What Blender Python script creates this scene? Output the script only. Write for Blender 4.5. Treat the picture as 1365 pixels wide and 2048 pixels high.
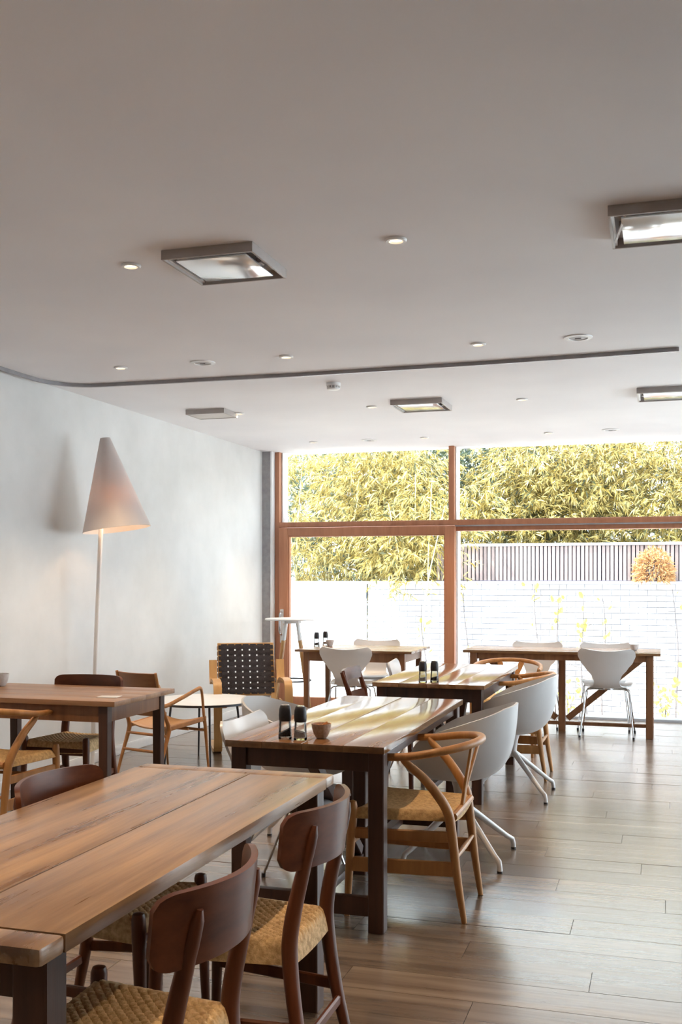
import bpy, bmesh, math, random
import numpy as np
from mathutils import Vector, Matrix

for o in list(bpy.data.objects):
    bpy.data.objects.remove(o)
S = bpy.context.scene
COL = S.collection
R = math.radians
rng = np.random.default_rng(7)
random.seed(7)

# ------------------------------------------------------------------ camera
cam_d = bpy.data.cameras.new('camera')
cam = bpy.data.objects.new('camera', cam_d)
COL.objects.link(cam)
cam.location = (0, 0, 1.40)
cam.rotation_euler = (R(90), 0, R(17.03))
cam_d.sensor_fit = 'VERTICAL'
cam_d.sensor_height = 36.0
cam_d.lens = 2104.0 * 36.0 / 2048.0
cam_d.shift_y = (1155.0 - 1024.0) / 2048.0
cam_d.clip_start = 0.05
cam_d.clip_end = 200
S.camera = cam

# ------------------------------------------------------------------ world, sun, exposure
W = bpy.data.worlds.new('sky')
S.world = W
W.use_nodes = True
nt = W.node_tree
nt.nodes.clear()
bg = nt.nodes.new('ShaderNodeBackground')
wo = nt.nodes.new('ShaderNodeOutputWorld')
bg.inputs['Color'].default_value = (0.80, 0.90, 1.0, 1)
bg.inputs['Strength'].default_value = 3.5
nt.links.new(bg.outputs[0], wo.inputs[0])

sun_d = bpy.data.lights.new('sun', 'SUN')
sun_d.energy = 8.0
sun_d.angle = R(1.0)
sun_d.color = (1.0, 0.95, 0.88)
sun = bpy.data.objects.new('sun', sun_d)
COL.objects.link(sun)
sun.location = (-6, -4, 12)
sun.rotation_euler = Vector((0.42, 0.17, -1.0)).to_track_quat('-Z', 'Y').to_euler()

S.view_settings.view_transform = 'Standard'
S.view_settings.look = 'None'
S.view_settings.gamma = 1.0
S.view_settings.use_curve_mapping = False
S.view_settings.exposure = 1.42

SPOT_W = 33.0
SPOT_C = (1.0, 0.72, 0.45)

# ------------------------------------------------------------------ materials
def principled(name, col=(.8, .8, .8), rough=.5, metal=0.0, spec=.5):
    m = bpy.data.materials.new(name)
    m.use_nodes = True
    b = m.node_tree.nodes['Principled BSDF']
    b.inputs['Base Color'].default_value = (*col, 1)
    b.inputs['Roughness'].default_value = rough
    b.inputs['Metallic'].default_value = metal
    b.inputs['Specular IOR Level'].default_value = spec
    return m, m.node_tree, b

def N(nt, t, **kw):
    n = nt.nodes.new(t)
    for k, v in kw.items():
        setattr(n, k, v)
    return n

def noise_mat(name, c1, c2, scale=4, rough=.5, detail=4, bump=0.0, bscale=60, metal=0, spec=.5, stretch=(1, 1, 1), lo=.35, hi=.65, rvar=0.0, vary=0.0):
    m, nt, b = principled(name, c1, rough, metal, spec)
    L = nt.links
    tc = N(nt, 'ShaderNodeTexCoord')
    mp = N(nt, 'ShaderNodeMapping')
    mp.inputs['Scale'].default_value = stretch
    L.new(tc.outputs['Object'], mp.inputs['Vector'])
    src = mp.outputs[0]
    oi = None
    if vary:
        oi = N(nt, 'ShaderNodeObjectInfo')
        sc = N(nt, 'ShaderNodeVectorMath', operation='SCALE')
        sc.inputs[0].default_value = (13.1, 7.7, 5.3)
        L.new(oi.outputs['Random'], sc.inputs['Scale'])
        ad = N(nt, 'ShaderNodeVectorMath', operation='ADD')
        L.new(src, ad.inputs[0]); L.new(sc.outputs[0], ad.inputs[1])
        src = ad.outputs[0]
    no = N(nt, 'ShaderNodeTexNoise')
    no.inputs['Scale'].default_value = scale
    no.inputs['Detail'].default_value = detail
    no.inputs['Roughness'].default_value = .6
    L.new(src, no.inputs['Vector'])
    cr = N(nt, 'ShaderNodeValToRGB')
    cr.color_ramp.elements[0].position = lo
    cr.color_ramp.elements[1].position = hi
    cr.color_ramp.elements[0].color = (*c1, 1)
    cr.color_ramp.elements[1].color = (*c2, 1)
    L.new(no.outputs['Fac'], cr.inputs[0])
    out = cr.outputs[0]
    if vary:
        hs = N(nt, 'ShaderNodeHueSaturation')
        mr = N(nt, 'ShaderNodeMapRange')
        mr.inputs[3].default_value = 1 - vary
        mr.inputs[4].default_value = 1 + vary
        L.new(oi.outputs['Random'], mr.inputs[0])
        L.new(mr.outputs[0], hs.inputs['Value'])
        L.new(out, hs.inputs['Color'])
        out = hs.outputs[0]
    L.new(out, b.inputs['Base Color'])
    if rvar:
        mr2 = N(nt, 'ShaderNodeMapRange')
        mr2.inputs[3].default_value = max(0.02, rough - rvar)
        mr2.inputs[4].default_value = rough + rvar
        L.new(no.outputs['Fac'], mr2.inputs[0])
        L.new(mr2.outputs[0], b.inputs['Roughness'])
    if bump:
        bp = N(nt, 'ShaderNodeBump')
        bp.inputs['Strength'].default_value = bump
        bp.inputs['Distance'].default_value = .004
        n2 = N(nt, 'ShaderNodeTexNoise')
        n2.inputs['Scale'].default_value = bscale
        n2.inputs['Detail'].default_value = 3
        L.new(src, n2.inputs['Vector'])
        L.new(n2.outputs['Fac'], bp.inputs['Height'])
        L.new(bp.outputs[0], b.inputs['Normal'])
    return m

def wood(name, c1, c2, axis='Y', rough=.4, scale=3.0, vary=.12, spec=.5, bump=.12, rvar=.08, lo=.3, hi=.7):
    st = {'X': (.35, 5, 5), 'Y': (5, .35, 5), 'Z': (5, 5, .35)}[axis]
    return noise_mat(name, c1, c2, scale, rough, 7, bump, 14, 0, spec, st, lo, hi, rvar, vary)

M = {}
M['plaster'] = noise_mat('plaster_white', (.70, .695, .68), (.83, .825, .815), 1.1, .75, 5, .10, 30, lo=.35, hi=.7)
M['ceiling'] = noise_mat('ceiling_paint', (.82, .81, .835), (.87, .86, .88), 1.0, .8, 2, .03, 80)
M['whitepaint'] = noise_mat('white_paint', (.78, .78, .78), (.84, .84, .84), 6, .4)
M['greytrim'] = noise_mat('grey_fabric_nib', (.33, .32, .33), (.40, .39, .40), 20, .8)
M['plank'] = wood('floor_plank', (.105, .075, .056), (.27, .20, .145), 'X', .24, 2.6, .16, 1.0, .18, .06, .28, .72)
b_ = M['plank'].node_tree.nodes['Principled BSDF']
b_.inputs['Coat Weight'].default_value = .45
b_.inputs['Coat Roughness'].default_value = .22
M['frame'] = wood('window_frame_wood', (.40, .165, .085), (.52, .235, .13), 'Z', .45, 4, .06)
M['tableA'] = wood('farm_table_worn_top', (.17, .085, .038), (.50, .31, .165), 'Y', .30, 3.2, .10, .8, .25, .12, .32, .66)
M['tableB'] = wood('varnished_table_top', (.15, .062, .024), (.33, .170, .070), 'Y', .14, 2.6, .08, 1.0, .10, .05)
M['tableX'] = wood('varnished_table_top_across', (.15, .062, .024), (.33, .170, .070), 'X', .24, 2.2, .08, 1.0, .10, .06)
M['tableD'] = wood('worn_side_table_top', (.22, .105, .05), (.42, .24, .125), 'X', .38, 2.4, .10, .5, .18, .08)
M['darkwood'] = wood('dark_table_frame', (.040, .016, .010), (.095, .038, .021), 'Z', .45, 4, .1)
M['midwood'] = wood('brown_table_frame', (.16, .065, .028), (.28, .125, .055), 'Z', .45, 4, .1)
M['teak'] = wood('dark_teak', (.068, .018, .007), (.17, .050, .018), 'Z', .36, 4, .10, .38, .06)
M['teakx'] = wood('dark_teak_across', (.068, .018, .007), (.17, .050, .018), 'X', .34, 4, .10, .38, .06)
M['oak'] = wood('honey_oak', (.36, .15, .042), (.57, .275, .09), 'Z', .42, 4, .10, .5, .06)
M['ply'] = wood('laminated_plywood', (.36, .15, .045), (.55, .255, .085), 'Z', .4, 3, .06, .5, .05)
M['plyback'] = wood('brown_plywood_panel', (.20, .078, .026), (.34, .14, .05), 'X', .4, 3, .06, .5, .05)
M['plyseat'] = wood('pale_plywood_seat', (.46, .25, .11), (.62, .36, .17), 'Y', .42, 3, .06, .5, .05)
M['birch'] = wood('birch_strip', (.55, .29, .10), (.68, .40, .16), 'Z', .4, 3, .05)
M['cord'] = noise_mat('paper_cord', (.46, .29, .13), (.74, .52, .27), 60, .75, 3, .4, 220)
M['cordlite'] = noise_mat('paper_cord_light', (.46, .27, .105), (.68, .44, .19), 60, .75, 3, .4, 220)
M['web'] = noise_mat('black_webbing', (.018, .014, .016), (.045, .036, .042), 150, .8, 2, .3, 300)
M['shell'] = noise_mat('white_plastic_shell', (.60, .59, .59), (.65, .64, .64), 3, .38)
M['shell7'] = noise_mat('white_lacquer_shell', (.66, .65, .65), (.71, .70, .70), 3, .28)
M['metalwhite'] = noise_mat('light_grey_metal', (.60, .58, .57), (.66, .64, .63), 5, .35, metal=.15)
M['chrome'] = noise_mat('chrome_steel', (.55, .56, .58), (.62, .63, .65), 5, .18, metal=1.0)
M['darkmetal'] = noise_mat('dark_steel', (.05, .055, .065), (.08, .085, .095), 8, .35, metal=.6)
M['black'] = noise_mat('black_rubber', (.012, .011, .014), (.028, .024, .03), 30, .45)
M['lampwhite'] = noise_mat('lamp_white_lacquer', (.76, .74, .73), (.80, .78, .77), 4, .3)
M['tracks'] = noise_mat('grey_aluminium_track', (.30, .29, .30), (.36, .35, .36), 10, .4, metal=.4)
M['ceramic'] = noise_mat('speckled_stoneware', (.38, .25, .17), (.52, .38, .28), 90, .55, 3, .15, 120)
M['ceramicw'] = noise_mat('pale_stoneware', (.62, .58, .55), (.74, .70, .68), 40, .5)
M['pepper'] = noise_mat('peppercorns', (.02, .012, .010), (.10, .055, .04), 180, .8, 2, .8, 200)
M['salt'] = noise_mat('coarse_salt', (.50, .36, .28), (.70, .56, .47), 200, .8, 2, .6, 200)
M['spice'] = noise_mat('orange_brown_sugar', (.45, .17, .06), (.65, .30, .12), 150, .8, 2, .6, 200)
M['paper'] = noise_mat('grey_paper_card', (.62, .61, .60), (.70, .69, .68), 30, .7)
M['plate'] = noise_mat('glossy_ceiling_plate', (.80, .82, .84), (.86, .88, .90), 3, .10, metal=.55, rvar=.04)
M['hatch'] = noise_mat('matt_ceiling_hatch', (.62, .58, .55), (.68, .64, .61), 6, .7)
M['panelframe'] = noise_mat('pewter_panel_frame', (.42, .38, .36), (.48, .44, .42), 6, .45)
M['grille'] = noise_mat('grey_speaker_grille', (.50, .51, .53), (.58, .59, .61), 200, .6)
M['brick'] = noise_mat('white_painted_brick', (.44, .44, .46), (.50, .50, .52), 5, .8, 4, .25, 40, vary=.04)
M['mortar'] = noise_mat('white_mortar', (.27, .27, .31), (.33, .33, .37), 8, .9)
M['brickgrey'] = noise_mat('pale_grey_brick', (.26, .29, .34), (.36, .39, .44), 5, .85, 4, .25, 40, vary=.08)
M['render'] = noise_mat('white_render', (.48, .48, .50), (.53, .53, .55), 2, .7)
M['zinc'] = noise_mat('zinc_coping', (.42, .45, .50), (.50, .53, .58), 6, .4)
M['slat'] = wood('weathered_fence_slat', (.20, .155, .155), (.34, .26, .235), 'Z', .7, 3, .16)
M['slatback'] = noise_mat('dark_fence_backing', (.07, .065, .10), (.10, .095, .14), 5, .8)
M['ground'] = noise_mat('pale_gravel', (.66, .65, .63), (.80, .79, .77), 25, .9, 5, .4, 80)
M['stem'] = noise_mat('grey_brown_bark', (.09, .08, .085), (.17, .15, .15), 20, .8)
M['culm'] = noise_mat('bamboo_culm', (.42, .40, .20), (.60, .56, .32), 10, .5)
M['trunk'] = noise_mat('silver_bark', (.52, .50, .54), (.68, .66, .70), 12, .7)

def leaf_mat(name, c1, c2, trans=.45, c0=None):
    m = bpy.data.materials.new(name)
    m.use_nodes = True
    nt = m.node_tree
    nt.nodes.clear()
    L = nt.links
    geo = N(nt, 'ShaderNodeNewGeometry')
    cr = N(nt, 'ShaderNodeValToRGB')
    cr.color_ramp.elements[0].color = (*c1, 1)
    cr.color_ramp.elements[1].color = (*c2, 1)
    if c0:
        cr.color_ramp.elements[0].color = (*c0, 1)
        e = cr.color_ramp.elements.new(.38); e.color = (*c1, 1)
    L.new(geo.outputs['Random Per Island'], cr.inputs[0])
    d = N(nt, 'ShaderNodeBsdfPrincipled')
    d.inputs['Roughness'].default_value = .4
    t = N(nt, 'ShaderNodeBsdfTranslucent')
    L.new(cr.outputs[0], d.inputs['Base Color'])
    L.new(cr.outputs[0], t.inputs['Color'])
    mx = N(nt, 'ShaderNodeMixShader')
    mx.inputs[0].default_value = trans
    o = N(nt, 'ShaderNodeOutputMaterial')
    L.new(d.outputs[0], mx.inputs[1]); L.new(t.outputs[0], mx.inputs[2]); L.new(mx.outputs[0], o.inputs[0])
    return m
M['leafgold'] = leaf_mat('golden_bamboo_leaf', (.33, .24, .05), (.72, .60, .25), .4, (.06, .085, .05))  # darkest and palest tones stand in for shaded gaps and leaf highlights
M['leafgreen'] = leaf_mat('shaded_green_leaf', (.035, .075, .07), (.16, .18, .09), .3)
M['leaforange'] = leaf_mat('orange_shrub_leaf', (.38, .20, .08), (.62, .40, .20))
M['leafvine'] = leaf_mat('yellow_green_vine_leaf', (.22, .20, .05), (.44, .41, .14))

def glass_mat(name, tint=(1, 1, 1), refl=1.0):
    m = bpy.data.materials.new(name)
    m.use_nodes = True
    nt = m.node_tree
    nt.nodes.clear()
    L = nt.links
    t = N(nt, 'ShaderNodeBsdfTransparent'); t.inputs[0].default_value = (*tint, 1)
    g = N(nt, 'ShaderNodeBsdfGlossy'); g.inputs['Roughness'].default_value = 0.02
    lw = N(nt, 'ShaderNodeFresnel'); lw.inputs['IOR'].default_value = 1.45
    mu = N(nt, 'ShaderNodeMath', operation='MULTIPLY'); mu.inputs[1].default_value = refl
    L.new(lw.outputs[0], mu.inputs[0])
    mx = N(nt, 'ShaderNodeMixShader')
    o = N(nt, 'ShaderNodeOutputMaterial')
    L.new(mu.outputs[0], mx.inputs[0]); L.new(t.outputs[0], mx.inputs[1]); L.new(g.outputs[0], mx.inputs[2]); L.new(mx.outputs[0], o.inputs[0])
    return m
M['glass'] = glass_mat('window_glass', (.96, .98, .97), .6)
M['jar'] = glass_mat('clear_jar_glass', (.92, .94, .93), 1.0)

def emit_mat(name, col, strength):
    m = bpy.data.materials.new(name)
    m.use_nodes = True
    nt = m.node_tree
    nt.nodes.clear()
    e = N(nt, 'ShaderNodeEmission')
    e.inputs[0].default_value = (*col, 1); e.inputs[1].default_value = strength
    o = N(nt, 'ShaderNodeOutputMaterial')
    nt.links.new(e.outputs[0], o.inputs[0])
    return m
M['bulb'] = emit_mat('warm_lamp_glow', (1.0, .74, .48), 2.2)

def shade_mat():
    m, nt, b = principled('translucent_lamp_shade', (.74, .70, .68), .30)
    L = nt.links
    tr = N(nt, 'ShaderNodeBsdfTranslucent'); tr.inputs[0].default_value = (.75, .55, .42, 1)
    mx = N(nt, 'ShaderNodeMixShader'); mx.inputs[0].default_value = .18
    o = nt.nodes['Material Output']
    L.new(b.outputs[0], mx.inputs[1]); L.new(tr.outputs[0], mx.inputs[2]); L.new(mx.outputs[0], o.inputs[0])
    return m
M['shade'] = shade_mat()

# ------------------------------------------------------------------ mesh helpers
class MB:
    def __init__(s):
        s.v = []; s.f = []
    def add(s, vs, fs):
        k = len(s.v)
        s.v += [tuple(map(float, p)) for p in vs]
        s.f += [tuple(i + k for i in f) for f in fs]
        return s
    def box(s, x0, x1, y0, y1, z0, z1, bev=0.0):
        if bev <= 0:
            vs = [(x, y, z) for z in (z0, z1) for y in (y0, y1) for x in (x0, x1)]
            return s.add(vs, [(0, 2, 3, 1), (4, 5, 7, 6), (0, 1, 5, 4), (2, 6, 7, 3), (0, 4, 6, 2), (1, 3, 7, 5)])
        bm = bmesh.new()
        bmesh.ops.create_cube(bm, size=1)
        for v in bm.verts:
            v.co = Vector(((x0 + x1) / 2 + v.co.x * (x1 - x0), (y0 + y1) / 2 + v.co.y * (y1 - y0), (z0 + z1) / 2 + v.co.z * (z1 - z0)))
        bmesh.ops.bevel(bm, geom=list(bm.edges), offset=bev, segments=2, profile=.6, affect='EDGES')
        return s.bm(bm)
    def bm(s, bm):
        bm.verts.index_update()
        s.add([v.co[:] for v in bm.verts], [[v.index for v in f.verts] for f in bm.faces])
        bm.free()
        return s
    def bar(s, p0, p1, w, t, side=(1, 0, 0), w1=None, t1=None, bev=0.0):
        # rectangular beam from p0 to p1; w along 'side', t across
        p0 = Vector(p0); p1 = Vector(p1); d = (p1 - p0).normalized()
        a = Vector(side); a = (a - d * a.dot(d)).normalized(); b = d.cross(a)
        w1 = w if w1 is None else w1; t1 = t if t1 is None else t1
        vs = []
        def ring(p, w, t):
            if bev <= 0:
                return [p + a * (sx * w / 2) + b * (sy * t / 2) for sx, sy in ((-1, -1), (1, -1), (1, 1), (-1, 1))]
            q = min(bev, w * .4, t * .4); out = []
            for sx, sy in ((-1, -1), (1, -1), (1, 1), (-1, 1)):
                e1 = p + a * (sx * (w / 2 - q)) + b * (sy * t / 2); e2 = p + a * (sx * w / 2) + b * (sy * (t / 2 - q))
                out += [e2, e1] if sx * sy > 0 else [e1, e2]
            # order points around
            c = p
            out.sort(key=lambda v: math.atan2((v - c).dot(b) / t, (v - c).dot(a) / w))
            return out
        r0 = ring(p0, w, t); r1 = ring(p1, w1, t1); n = len(r0)
        fs = [tuple(range(n))[::-1], tuple(range(n, 2 * n))] + [(i, (i + 1) % n, n + (i + 1) % n, n + i) for i in range(n)]
        return s.add(r0 + r1, fs)
    def tube(s, pts, rad, seg=10, flat=None, caps=True):
        pts = [Vector(p) for p in pts]; n = len(pts)
        rad = [rad] * n if isinstance(rad, (int, float)) else list(rad)
        t0 = (pts[1] - pts[0]).normalized()
        ref = Vector((0, 0, 1)) if abs(t0.z) < .9 else Vector((1, 0, 0))
        a = (ref - t0 * ref.dot(t0)).normalized()
        vs = []
        for i in range(n):
            if i == 0: t = t0
            elif i == n - 1: t = (pts[i] - pts[i - 1]).normalized()
            else: t = ((pts[i + 1] - pts[i]).normalized() + (pts[i] - pts[i - 1]).normalized()).normalized()
            a = (a - t * a.dot(t)).normalized(); b = t.cross(a)
            fl = flat if flat else 1.0
            for k in range(seg):
                th = 2 * math.pi * k / seg
                vs.append(pts[i] + a * (rad[i] * math.cos(th)) + b * (rad[i] * fl * math.sin(th)))
        fs = [(i * seg + k, i * seg + (k + 1) % seg, (i + 1) * seg + (k + 1) % seg, (i + 1) * seg + k) for i in range(n - 1) for k in range(seg)]
        if caps:
            fs += [tuple(range(seg))[::-1], tuple(range((n - 1) * seg, n * seg))]
        return s.add(vs, fs)
    def lathe(s, prof, seg=20, c=(0, 0), closed=True):
        vs = []; n = len(prof)
        for r, z in prof:
            for k in range(seg):
                th = 2 * math.pi * k / seg
                vs.append((c[0] + r * math.cos(th), c[1] + r * math.sin(th), z))
        fs = [(i * seg + k, i * seg + (k + 1) % seg, (i + 1) * seg + (k + 1) % seg, (i + 1) * seg + k) for i in range(n - 1) for k in range(seg)]
        if closed:
            if prof[0][0] > 1e-6: fs.append(tuple(range(seg))[::-1])
            if prof[-1][0] > 1e-6: fs.append(tuple(range((n - 1) * seg, n * seg)))
        return s.add(vs, fs)
    def sheet(s, fn, nu, nv, thick, wrap_u=False):
        # fn(u,v) -> point, u,v in 0..1 ; closed thick sheet
        g = np.array([[fn(i / nu, j / nv) for j in range(nv + 1)] for i in range(nu + 1)], float)
        du = np.gradient(g, axis=0); dv = np.gradient(g, axis=1)
        if wrap_u:
            du[0] = du[-1] = g[1] - g[-2]
        nn = np.cross(du, dv); ln = np.linalg.norm(nn, axis=2, keepdims=True); ln[ln < 1e-9] = 1
        nn /= ln
        A = g + nn * thick / 2; B = g - nn * thick / 2
        m = (nu + 1) * (nv + 1)
        idx = lambda i, j: i * (nv + 1) + j
        fs = []
        for i in range(nu):
            for j in range(nv):
                fs.append((idx(i, j), idx(i + 1, j), idx(i + 1, j + 1), idx(i, j + 1)))
                fs.append((m + idx(i, j), m + idx(i, j + 1), m + idx(i + 1, j + 1), m + idx(i + 1, j)))
        bd = []
        for i in range(nu): bd.append((idx(i, 0), idx(i + 1, 0)))
        for j in range(nv): bd.append((idx(nu, j), idx(nu, j + 1)))
        for i in range(nu, 0, -1): bd.append((idx(i, nv), idx(i - 1, nv)))
        for j in range(nv, 0, -1): bd.append((idx(0, j), idx(0, j - 1)))
        if wrap_u:
            bd = [e for e in bd if not ({e[0] // (nv + 1), e[1] // (nv + 1)} in ({0}, {nu}))]
        for a, b in bd: fs.append((a, m + a, m + b, b))
        return s.add(list(map(tuple, A.reshape(-1, 3))) + list(map(tuple, B.reshape(-1, 3))), fs)
    def mesh(s, name, mat, smooth=True, angle=35):
        me = bpy.data.meshes.new(name)
        me.from_pydata(s.v, [], s.f)
        if mat: me.materials.append(mat)
        if smooth:
            me.polygons.foreach_set('use_smooth', [True] * len(me.polygons))
            me.set_sharp_from_angle(angle=R(angle))
        me.update()
        return me
    def build(s, name, mat, parent=None, smooth=True, angle=35, loc=None):
        o = bpy.data.objects.new(name, s.mesh(name, M[mat] if isinstance(mat, str) else mat, smooth, angle))
        COL.objects.link(o)
        if parent: o.parent = parent
        if loc: o.location = loc
        return o

def tag(o, label=None, cat=None, group=None, kind=None):
    if label: o['label'] = label
    if cat: o['category'] = cat
    if group: o['group'] = group
    if kind: o['kind'] = kind
    return o
def empty(name, loc=(0, 0, 0), rz=0.0):
    o = bpy.data.objects.new(name, None)
    o.empty_display_size = .1
    COL.objects.link(o)
    o.location = loc
    o.rotation_euler = (0, 0, R(rz))
    return o
def thing(name, label, cat, loc=(0, 0, 0), rz=0.0, group=None):
    return tag(empty(name, loc, rz), label, cat, group)
def copy_tree(o, parent=None):
    c = o.copy(); COL.objects.link(c)
    if parent: c.parent = parent
    for ch in list(o.children): copy_tree(ch, c)
    return c
def linked(name, me, parent, loc=(0, 0, 0), rot=(0, 0, 0), scale=(1, 1, 1)):
    o = bpy.data.objects.new(name, me); COL.objects.link(o)
    o.parent = parent; o.location = loc; o.rotation_euler = rot; o.scale = scale
    return o
_protos = {}
def place(kind, maker, loc, rz, label, cat, group):
    if kind not in _protos:
        o = maker(); _protos[kind] = o
    else:
        o = copy_tree(_protos[kind])
    o.location = loc; o.rotation_euler = (0, 0, R(rz))
    return tag(o, label, cat, group)

def bez(p0, p1, p2, p3, n=10):
    out = []
    for i in range(n + 1):
        t = i / n
        out.append(tuple((1 - t) ** 3 * a + 3 * (1 - t) ** 2 * t * b + 3 * (1 - t) * t * t * c + t ** 3 * d for a, b, c, d in zip(p0, p1, p2, p3)))
    return out
def spline(pts, n=8):
    P = [Vector(p) for p in pts]; P = [2 * P[0] - P[1]] + P + [2 * P[-1] - P[-2]]; out = []
    for i in range(1, len(P) - 2):
        for k in range(n):
            t = k / n
            a, b, c, d = P[i - 1], P[i], P[i + 1], P[i + 2]
            out.append(.5 * ((2 * b) + (c - a) * t + (2 * a - 5 * b + 4 * c - d) * t * t + (3 * b - a - 3 * c + d) * t ** 3))
    out.append(P[-2])
    return [tuple(p) for p in out]

# ------------------------------------------------------------------ room shell
XL, XR, YB, YW, ZC = -4.12, 4.8, -3.2, 10.66, 2.75
# floor: slab + planks running across the room (along X)
floor = MB().box(XL - .2, XR + .2, YB - .2, YW + .22, -.20, -.012).build('floor', 'mortar', smooth=False)
tag(floor, kind='structure')
PW = .19
rest = MB(); plank_me = {}
row = 0; y = YB
while y < YW - .01:
    y1 = min(y + PW, YW)
    x = XL - ((row * .47) % 1.3)
    while x < XR:
        x0 = max(x, XL); x1 = min(x + 1.3, XR)
        if x1 - x0 > .03:
            dz = random.uniform(-.0012, .0)
            if 1.2 < y < 7.7 and x0 < 1.3 and abs(y1 - y - PW) < 1e-6:
                key = round(x1 - x0, 3)
                if key not in plank_me:
                    plank_me[key] = MB().box(-(x1 - x0) / 2 + .001, (x1 - x0) / 2 - .001, -PW / 2 + .001, PW / 2 - .001, -.012, 0).mesh('plank', M['plank'], False)
                linked('plank', plank_me[key], floor, ((x0 + x1) / 2, (y + y1) / 2, dz))
            else:
                rest.box(x0 + .001, x1 - .001, y + .001, y1 - .001, -.012, dz)
        x += 1.3
    y += PW; row += 1
tag(rest.build('planks_beyond', 'plank', floor, False), kind='stuff')

tag(MB().box(XL - .25, XR + .25, YB - .25, YW + .25, ZC, ZC + .30).build('ceiling', 'ceiling', smooth=False), kind='structure')
tag(MB().box(XL - .25, XL, YB - .25, YW + .25, -.2, ZC).build('wall_left', 'plaster', smooth=False), kind='structure')
tag(MB().box(XL, XR, YB - .25, YB, -.2, ZC).build('wall_back', 'plaster', smooth=False), kind='structure')
tag(MB().box(XL, XL + .014, YB, YW - .12, 0, .075, .003).build('baseboard_left', 'whitepaint'), kind='structure')
# right wall, with an unseen window added to let in daylight
wr = MB()
wr.box(XR, XR + .25, YB, 5.6, -.2, ZC); wr.box(XR, XR + .25, 9.6, YW + .25, -.2, ZC)
wr.box(XR, XR + .25, 5.6, 9.6, -.2, .10); wr.box(XR, XR + .25, 5.6, 9.6, 2.45, ZC)
tag(wr.build('wall_right', 'plaster', smooth=False), kind='structure')
w2 = tag(empty('added_window', (XR + .1, 7.6, .1)), kind='structure')
for yy in (-1.96, 0, 1.96):
    MB().box(-.04, .04, yy - .035, yy + .035, 0, 2.35).build('mullion', 'frame', w2, False)
for k in range(2):
    a = [-1.96, 0][k]; b = [0, 1.96][k]
    MB().box(-.005, .005, a + .036, b - .036, .0, 2.35).build('pane', 'glass', w2, False)
# left nib beside the window
tag(MB().box(XL, -4.02, YW - .10, YW + .2, 0, ZC).build('trim_1', 'greytrim', smooth=False), kind='structure')
tag(MB().box(-4.024, -4.008, YW - .11, YW + .2, 0, ZC).build('trim_2', 'whitepaint', smooth=False), kind='structure')

# window wall: fixed frame with transom and panes
w1 = tag(empty('window_1', (0, YW, 0)), kind='structure')
F1 = 'frame'
def fr(name, x0, x1, z0, z1, y0=-.02, y1=.16, mat=F1, parent=w1, bev=.004):
    return MB().box(x0, x1, y0, y1, z0, z1, bev).build(name, mat, parent)
fr('jamb', -4.005, -3.955, 0, ZC)
fr('transom', -3.955, XR, 1.938, 1.993, -.02, .16)
fr('mullion', -2.105, -2.048, 1.993, ZC)
fr('drip_channel', -2.045, XR, 1.926, 1.938, .0, .10, 'zinc')
fr('head_rail', -2.045, XR, 1.880, 1.925, .05, .16)
fr('sill', -2.045, XR, -.02, .022, .0, .18, 'zinc')
fr('painted_sunlit_side', -3.955, -3.94, 1.993, ZC, .05, .20, 'whitepaint')  # white strips stand in for sunlit side faces of jamb and mullion
fr('painted_sunlit_side', -2.048, -2.036, 1.993, ZC, .05, .24, 'whitepaint')
fr('painted_sunlit_side', -2.040, -2.022, .02, 1.88, .05, .20, 'whitepaint')
fr('mullion', XR - .06, XR, 0, ZC)
fr('mullion', .95, 1.02, 0, ZC)
for (a, b, c, d) in ((-3.94, -2.105, 1.993, ZC), (-2.036, .95, 1.993, ZC), (-2.022, .95, .022, 1.88), (1.02, XR - .06, 1.993, ZC), (1.02, XR - .06, .022, 1.88)):
    MB().box(a, b, .085, .097, c, d).build('pane', 'glass', w1, False)
# sliding door leaf
d1 = tag(empty('door_1', (0, YW, 0)), kind='structure')
fr('stile', -3.950, -3.850, .0, 1.932, -.045, .05, F1, d1)
fr('stile', -2.139, -2.040, .0, 1.932, -.045, .05, F1, d1)
fr('rail', -3.850, -2.139, 1.846, 1.932, -.045, .05, F1, d1)
fr('rail', -3.850, -2.139, .0, .125, -.045, .05, F1, d1)
for (a, b, c, d) in ((-3.850, -3.838, .125, 1.846), (-2.151, -2.139, .125, 1.846)):
    fr('glazing_bead', a, b, c, d, -.03, .03, 'frame', d1, 0)
fr('glazing_bead', -3.838, -2.151, 1.834, 1.846, -.03, .03, 'frame', d1, 0)
MB().box(-3.838, -2.151, .0, .012, .125, 1.834).build('pane', 'glass', d1, False)
hd = MB().tube(spline([(-3.915, -.05, .78), (-3.915, -.11, .82), (-3.915, -.115, .92), (-3.915, -.10, 1.01), (-3.915, -.05, 1.03)], 6), .012, 10)
hd.build('handle', 'chrome', d1)
MB().box(-3.935, -3.895, -.055, -.045, .70, 1.06, .006).build('handle_plate', 'metalwhite', d1)

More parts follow.
